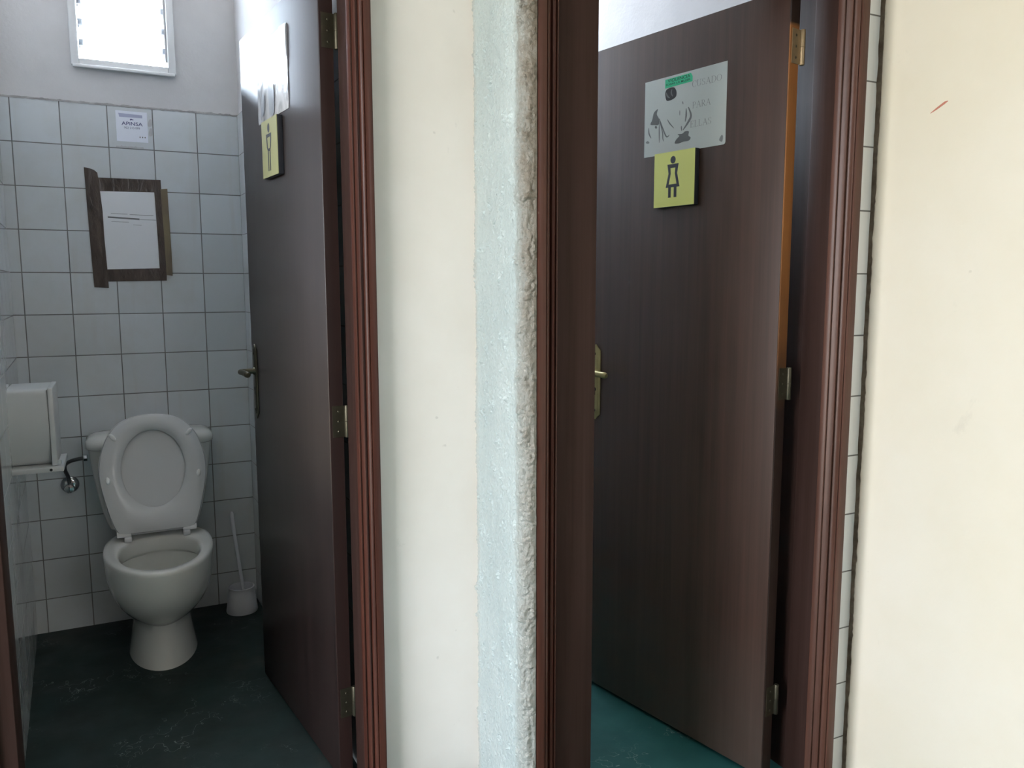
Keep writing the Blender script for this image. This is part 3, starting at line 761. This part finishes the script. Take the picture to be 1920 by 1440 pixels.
for x, up, ang_, ln in ((-.124, .338, -40, .016), (.122, .340, 42, .016), (-.146, .190, -8, .013), (.146, .190, 10, .013)):
    L = []
    for k, o_ in ((1, .022), (1, .027), (.85, .0305), (.5, .032)):
        l = []
        for i in range(16):
            a = 2 * PI * i / 16; ex, ez = .0075 * k * math.cos(a), ln * k * math.sin(a)
            q = math.radians(ang_); l.append(lean_pt(x + ex * math.cos(q) + ez * math.sin(q), up - ex * math.sin(q) + ez * math.cos(q), o_))
        L.append(l)
    MB().loft(L).build('bumper', 'plastic2', t, smooth=True)
for sx in (-1, 1):
    x0 = sx * .094
    h = MB().box((x0 - .012, SY - .030, .401), (x0 + .012, SY + .012, .420)).build('seat_hinge', 'plastic', t, bevel=.004)
    MB().lathe([(.010, -.022), (.0115, -.020), (.0115, .020), (.010, .022)], (x0 + sx * .012, SY - .006, .4275), 16, 'x').build('hinge_barrel', 'plastic2', h, smooth=True)
MB().lathe([(.0065, -.088), (.0065, .088)], (0, SY + .002, .425), 12, 'x').build('hinge_bar', 'plastic', t, smooth=True)

# ------------------------------------------------------------------ water valve and hose
v = thing('water_valve', 'round chrome stop valve with curved dark hose running to the toilet tank', 'valve', (-.190, 3.32, .553))
MB().lathe([(.031, -.0005), (.031, -.004), (.026, -.009), (.016, -.012)], (0, 0, 0), 28, 'y').build('wall_rosette', 'chrome', v, smooth=True)
MB().lathe([(.011, -.010), (.011, -.038), (.0135, -.039), (.0135, -.046), (.012, -.048)], (0, 0, 0), 18, 'y').build('valve_body', 'chrome', v, smooth=True)
k = MB().lathe([(.006, -.047), (.0155, -.051), (.0175, -.060), (.0155, -.068), (.004, -.070)], (0, 0, -.003), 10, 'y').build('knob', 'chrome', v, smooth=True)
MB().box((-.0015, -.0712, -.011), (.0015, -.0695, .006)).build('knob_slot', 'black', k)
hs = catmull([(0, -.028, .008), (-.003, -.030, .035), (-.010, -.044, .062), (-.007, -.072, .088), (.010, -.096, .104), (.033, -.104, .111), (.058, -.106, .114)], 6)
MB().tube(hs, .0068, 12).build('hose', 'hose', v, smooth=True)
MB().lathe([(.010, 0), (.0115, .002), (.0115, .013), (.009, .015)], (.052, -.106, .114), 6, 'x').build('hose_nut', 'chrome', v)

# ------------------------------------------------------------------ brush set
bc = thing('toilet_brush_holder', 'small white tapered plastic tub standing on the floor behind the stall door', 'brush holder', (.383, 3.215, 0))
MB().lathe([(.0585, 0), (.0600, .004), (.0560, .035), (.0510, .075), (.0475, .094), (.0490, .096), (.0490, .0995), (.0460, .1005), (.0445, .096), (.0480, .06), (.052, .012), (.02, .010)], (0, 0, 0), 40).build('tub', 'cup', bc, smooth=True)
br = thing('toilet_brush', 'white toilet brush leaning against the tiles inside the small tub', 'brush', (.383, 3.215, 0))
MB().tube(catmull([(.006, -.002, .075), (.002, .012, .14), (-.007, .036, .24), (-.014, .062, .33), (-.017, .076, .385)], 5), [.0065] * 14 + [.0075] * 5 + [.007, .004], 12).build('brush_handle', 'cup', br, smooth=True)
MB().lathe([(.012, .012), (.024, .018), (.027, .045), (.022, .07), (.008, .078)], (.004, -.004, 0), 20).build('bristle_head', plain('white_bristles', (.62, .63, .64), .9, var=.3, scale=300), br, smooth=True)

# ------------------------------------------------------------------ paper dispenser on the stall's left wall
NF = 2.745
d = thing('paper_dispenser', 'white enamelled metal paper dispenser on the tiled side wall by the toilet', 'dispenser', (0, 0, 0))
cur = [(NF + .030, .975), (NF + .010, .972), (NF + .001, .955), (NF - .005, .91), (NF - .006, .86), (NF - .001, .81), (NF + .010, .775), (NF + .026, .748), (NF + .05, .738)]
cur = catmull(cur, 4)
MB().prism(cur + [(NF + .19, .738), (NF + .19, .975)], -.3085, -.2005, 'x').build('cover', 'enamel', d, smooth=True)
MB().prism([(-.2005, NF - .006), (-.186, NF - .004), (-.186, NF + .19), (-.2005, NF + .19)], .742, .977).build('side_flange', 'enamel', d, bevel=.002)
MB().box((-.2012, NF - .0066, .760), (-.2005, NF + .05, .972)).build('seam', 'rust', d)
MB().prism([(NF - .014, .7235), (NF + .19, .7235), (NF + .19, .7405), (NF + .02, .7405), (NF - .014, .7385)], -.3085, -.170, 'x').build('bottom_rail', 'enamel', d, bevel=.002)
MB().lathe([(.0042, 0), (.0042, .002)], (-.2035, NF - .0155, .731), 14, 'y').build('lock_hole', 'black', d)
MB().box((-.1865, NF + .0, .744), (-.176, NF + .012, .756)).build('latch', 'enamel', d, bevel=.002)

# ------------------------------------------------------------------ notice taped to the tiles
no = thing('notice', 'white printed notice framed with brown parcel tape on the tiles above the toilet', 'notice', (0, 3.32, 0))
def sheet(poly, y, mat, name, par, th=.0004): return MB().prism(poly, -y - th, -y, 'y').build(name, mat, par)
sheet([(-.050, 1.325), (.160, 1.322), (.160, 1.640), (-.055, 1.635)], .0004, 'paper', 'paper_sheet', no)
tl = [(-.078, 1.703), (-.060, 1.700), (-.046, 1.695), (-.036, 1.686), (-.0335, 1.664), (-.0265, 1.55), (-.026, 1.45), (-.0225, 1.34), (-.0215, 1.273), (-.069, 1.2755), (-.0715, 1.36), (-.0755, 1.55)]
sheet([(-.040, 1.669), (.173, 1.6715), (.1735, 1.640), (.172, 1.626), (-.040, 1.621)], .0010, 'tape', 'tape_strip', no)
sheet([(-.03, 1.3405), (.178, 1.3470), (.176, 1.300), (-.03, 1.296)], .0010, 'tape', 'tape_strip', no)
sheet([(.164, 1.637), (.1945, 1.641), (.1975, 1.40), (.1972, 1.318), (.170, 1.322), (.168, 1.48)], .0016, 'tape2', 'tape_strip', no).__setitem__('label', 'thin lighter brown tape strip')
sheet([(.149, 1.626), (.1705, 1.640), (.1745, 1.46), (.1762, 1.301), (.1535, 1.3015), (.1525, 1.44)], .0022, 'tape', 'tape_strip', no)
sheet(tl, .0028, 'tape', 'tape_strip', no)
for q in ([(-.011, 1.5325), (.094, 1.5280), (.094, 1.5225), (-.011, 1.5270)],): sheet(q, .0009, 'ink2', 'bold_line', no, .0002)
ln = MB()
for x0, x1, z, hh in ((0, .055, 1.5440, .0016), (.062, .142, 1.5420, .0018), (.095, .150, 1.5255, .0018), (.0, .058, 1.5150, .0014), (.072, .1, 1.505, .0012)):
    ln.prism([(x0, z), (x1, z - .001), (x1, z - .001 - hh), (x0, z - hh)], -.0011, -.0009, 'y')
ln.build('printed_lines', 'ink3', no)
# sticker of a cleaning firm on a tile
s = thing('sticker', 'small square white sticker lettered APINSA on a tile in the top row', 'sticker', (.0345, 3.32, 1.803))
sw, sh = .104, .108
MB().prism([(0, .0), (sw, .0), (sw, sh), (0, sh)], -.0006, 0, 'y').build('sheet', 'sticker', s)
def onwall(mb, x0, z0, y): return mb.map(lambda x, y_, z: (x0 + x, -y, z0 + y_))
onwall(flat2d([[(.012, .086), (.088, .0865), (.088, .097), (.009, .0995)]]), 0, 0, .0008).build('heading_bar', 'lilac', s)
onwall(text_mb('APiNSA', .070, .0125, .012), .018, .058, .0008).build('lettering', 'navy', s)
onwall(text_mb('902 210 099', .052, .0075, .01), .026, .0455, .0008).build('lettering', plain('grey_blue_print', (.20, .22, .32), .5), s)
onwall(flat2d([ell(.0505, .0795, .0040, .0026, 12), ell(.0560, .0785, .0022, .0018, 10), rect(.0475, .0755, .0495, .0785)]), 0, 0, .0008).build('emblem', 'navy', s)
onwall(flat2d([ell(.077 + .0085 * i, .0185, .0021, .0026, 10) for i in range(3)]), 0, 0, .0008).build('small_icons', 'ink2', s)
# traces of old glue on that tile
m = MB()
pts = [(.030, 1.7805)] + [(.030 + .092 * i / 24, 1.7850 + .0065 * abs(noise.noise((i * .33, 2, 0))) + .003 * noise.noise((i * .9, 5, 0))) for i in range(25)] + [(.122, 1.7805)]
for i in range(1, 25):
    a, b = pts[i], pts[i + 1]; m.prism([(a[0], 1.7805), (b[0], 1.7805), b, a], 3.3192, 3.3201, 'y')
for (x0, z0, w_, h_) in ((.141, 1.862, .012, .024), (.142, 1.828, .011, .026)):
    m.prism(catmull([(x0, z0), (x0 + w_, z0 + .003), (x0 + w_, z0 + h_), (x0 + w_ * .5, z0 + h_ + .002), (x0, z0 + h_ * .6)], 3, True), 3.3192, 3.3201, 'y')
m.build('glue_residue', 'residue', wb)

# ------------------------------------------------------------------ daylight
wd_ = bpy.data.worlds.new('overcast_sky'); bpy.context.scene.world = wd_; wd_.use_nodes = True
nt = wd_.node_tree; nt.nodes.clear()
tc = nt.nodes.new('ShaderNodeTexCoord'); sp = nt.nodes.new('ShaderNodeSeparateXYZ'); rp = nt.nodes.new('ShaderNodeValToRGB')
mr = nt.nodes.new('ShaderNodeMapRange'); mr.inputs[1].default_value = -1; mr.inputs[2].default_value = 1
bg = nt.nodes.new('ShaderNodeBackground'); ow = nt.nodes.new('ShaderNodeOutputWorld')
def sky_ramp(nd, stops):
    cr = nd.color_ramp
    while len(cr.elements) < len(stops): cr.elements.new(.5)
    for e_, (p_, c_) in zip(cr.elements, stops): e_.position = p_; e_.color = (*c_, 1)
sky_ramp(rp, ((.0, (.46, .42, .35)), (.42, (.52, .46, .37)), (.54, (.90, .92, .98)), (1.0, (.90, .93, 1.0))))          # open overcast
rq = nt.nodes.new('ShaderNodeValToRGB')
sky_ramp(rq, ((.0, (.56, .55, .54)), (.485, (.66, .66, .68)), (.515, (.86, .93, 1.06)), (.66, (.84, .92, 1.06)), (.78, (.20, .25, .36)), (1.0, (.13, .18, .28))))   # sky behind the stalls, dimmed overhead so window light climbs
nt.links.new(tc.outputs['Generated'], sp.inputs[0]); nt.links.new(sp.outputs[2], mr.inputs[0]); nt.links.new(mr.outputs[0], rp.inputs[0])
my = nt.nodes.new('ShaderNodeMapRange'); my.inputs[1].default_value = .15; my.inputs[2].default_value = .8; my.inputs[3].default_value = SKY; my.inputs[4].default_value = SKY * BACK
nt.links.new(mr.outputs[0], rq.inputs[0])
mf = nt.nodes.new('ShaderNodeMapRange'); mf.inputs[1].default_value = .15; mf.inputs[2].default_value = .8; nt.links.new(sp.outputs[1], mf.inputs[0])
mx = nt.nodes.new('ShaderNodeMix'); mx.data_type = 'RGBA'; nt.links.new(mf.outputs[0], mx.inputs[0]); nt.links.new(rp.outputs[0], mx.inputs[6]); nt.links.new(rq.outputs[0], mx.inputs[7]); nt.links.new(mx.outputs[2], bg.inputs[0])
nt.links.new(sp.outputs[1], my.inputs[0]); nt.links.new(my.outputs[0], bg.inputs[1])     # sky boosted behind the stalls to brighten their windows
nt.links.new(bg.outputs[0], ow.inputs[0])
def portal(name, loc, rot, sx, sy):
    l = bpy.data.lights.new(name, 'AREA'); l.shape = 'RECTANGLE'; l.size = sx; l.size_y = sy; l.cycles.is_portal = True
    o = bpy.data.objects.new(name, l); C.objects.link(o); o.location = loc; o.rotation_euler = rot
for nm, W in (('stall_window_daylight', WIN), ('second_window_daylight', WIN2)):
    portal(nm, ((W[0] + W[1]) / 2, 3.46, (W[2] + W[3]) / 2), (-PI / 2, 0, 0), W[1] - W[0], W[3] - W[2])
portal('added_window_daylight', ((HW[0] + HW[1]) / 2, -2.94, (HW[2] + HW[3]) / 2), (PI / 2, 0, 0), HW[1] - HW[0], HW[3] - HW[2])
portal('street_door_daylight', (-1.74, (HD[0] + HD[1]) / 2, (HD[2] + HD[3]) / 2), (PI / 2, 0, -PI / 2), HD[1] - HD[0], HD[3] - HD[2])

# ------------------------------------------------------------------ camera and view
yaw, pitch, roll = .4564, .1217, -.0016
fwd = Vector((math.sin(yaw) * math.cos(pitch), math.cos(yaw) * math.cos(pitch), -math.sin(pitch)))
right = Vector((math.cos(yaw), -math.sin(yaw), 0)); up = right.cross(fwd)
r_ = right * math.cos(roll) + up * math.sin(roll); u_ = -right * math.sin(roll) + up * math.cos(roll)
cam = bpy.data.cameras.new('camera'); cam.sensor_width = 36; cam.lens = 1503.0 / 1920 * 36; cam.clip_start = .02
co = bpy.data.objects.new('camera', cam); C.objects.link(co)
mt = Matrix((r_, u_, -fwd)).transposed().to_4x4(); mt.translation = (0, 0, H); co.matrix_world = mt
sc_ = bpy.context.scene; sc_.camera = co
vs_ = sc_.view_settings; vs_.view_transform = 'Standard'; vs_.look = 'None'; vs_.gamma = 1; vs_.use_curve_mapping = False; vs_.exposure = 0.0
sc_.cycles.use_denoising = True
sc_.cycles.max_bounces = 10; sc_.cycles.diffuse_bounces = 6; sc_.cycles.glossy_bounces = 6; sc_.cycles.transparent_max_bounces = 16
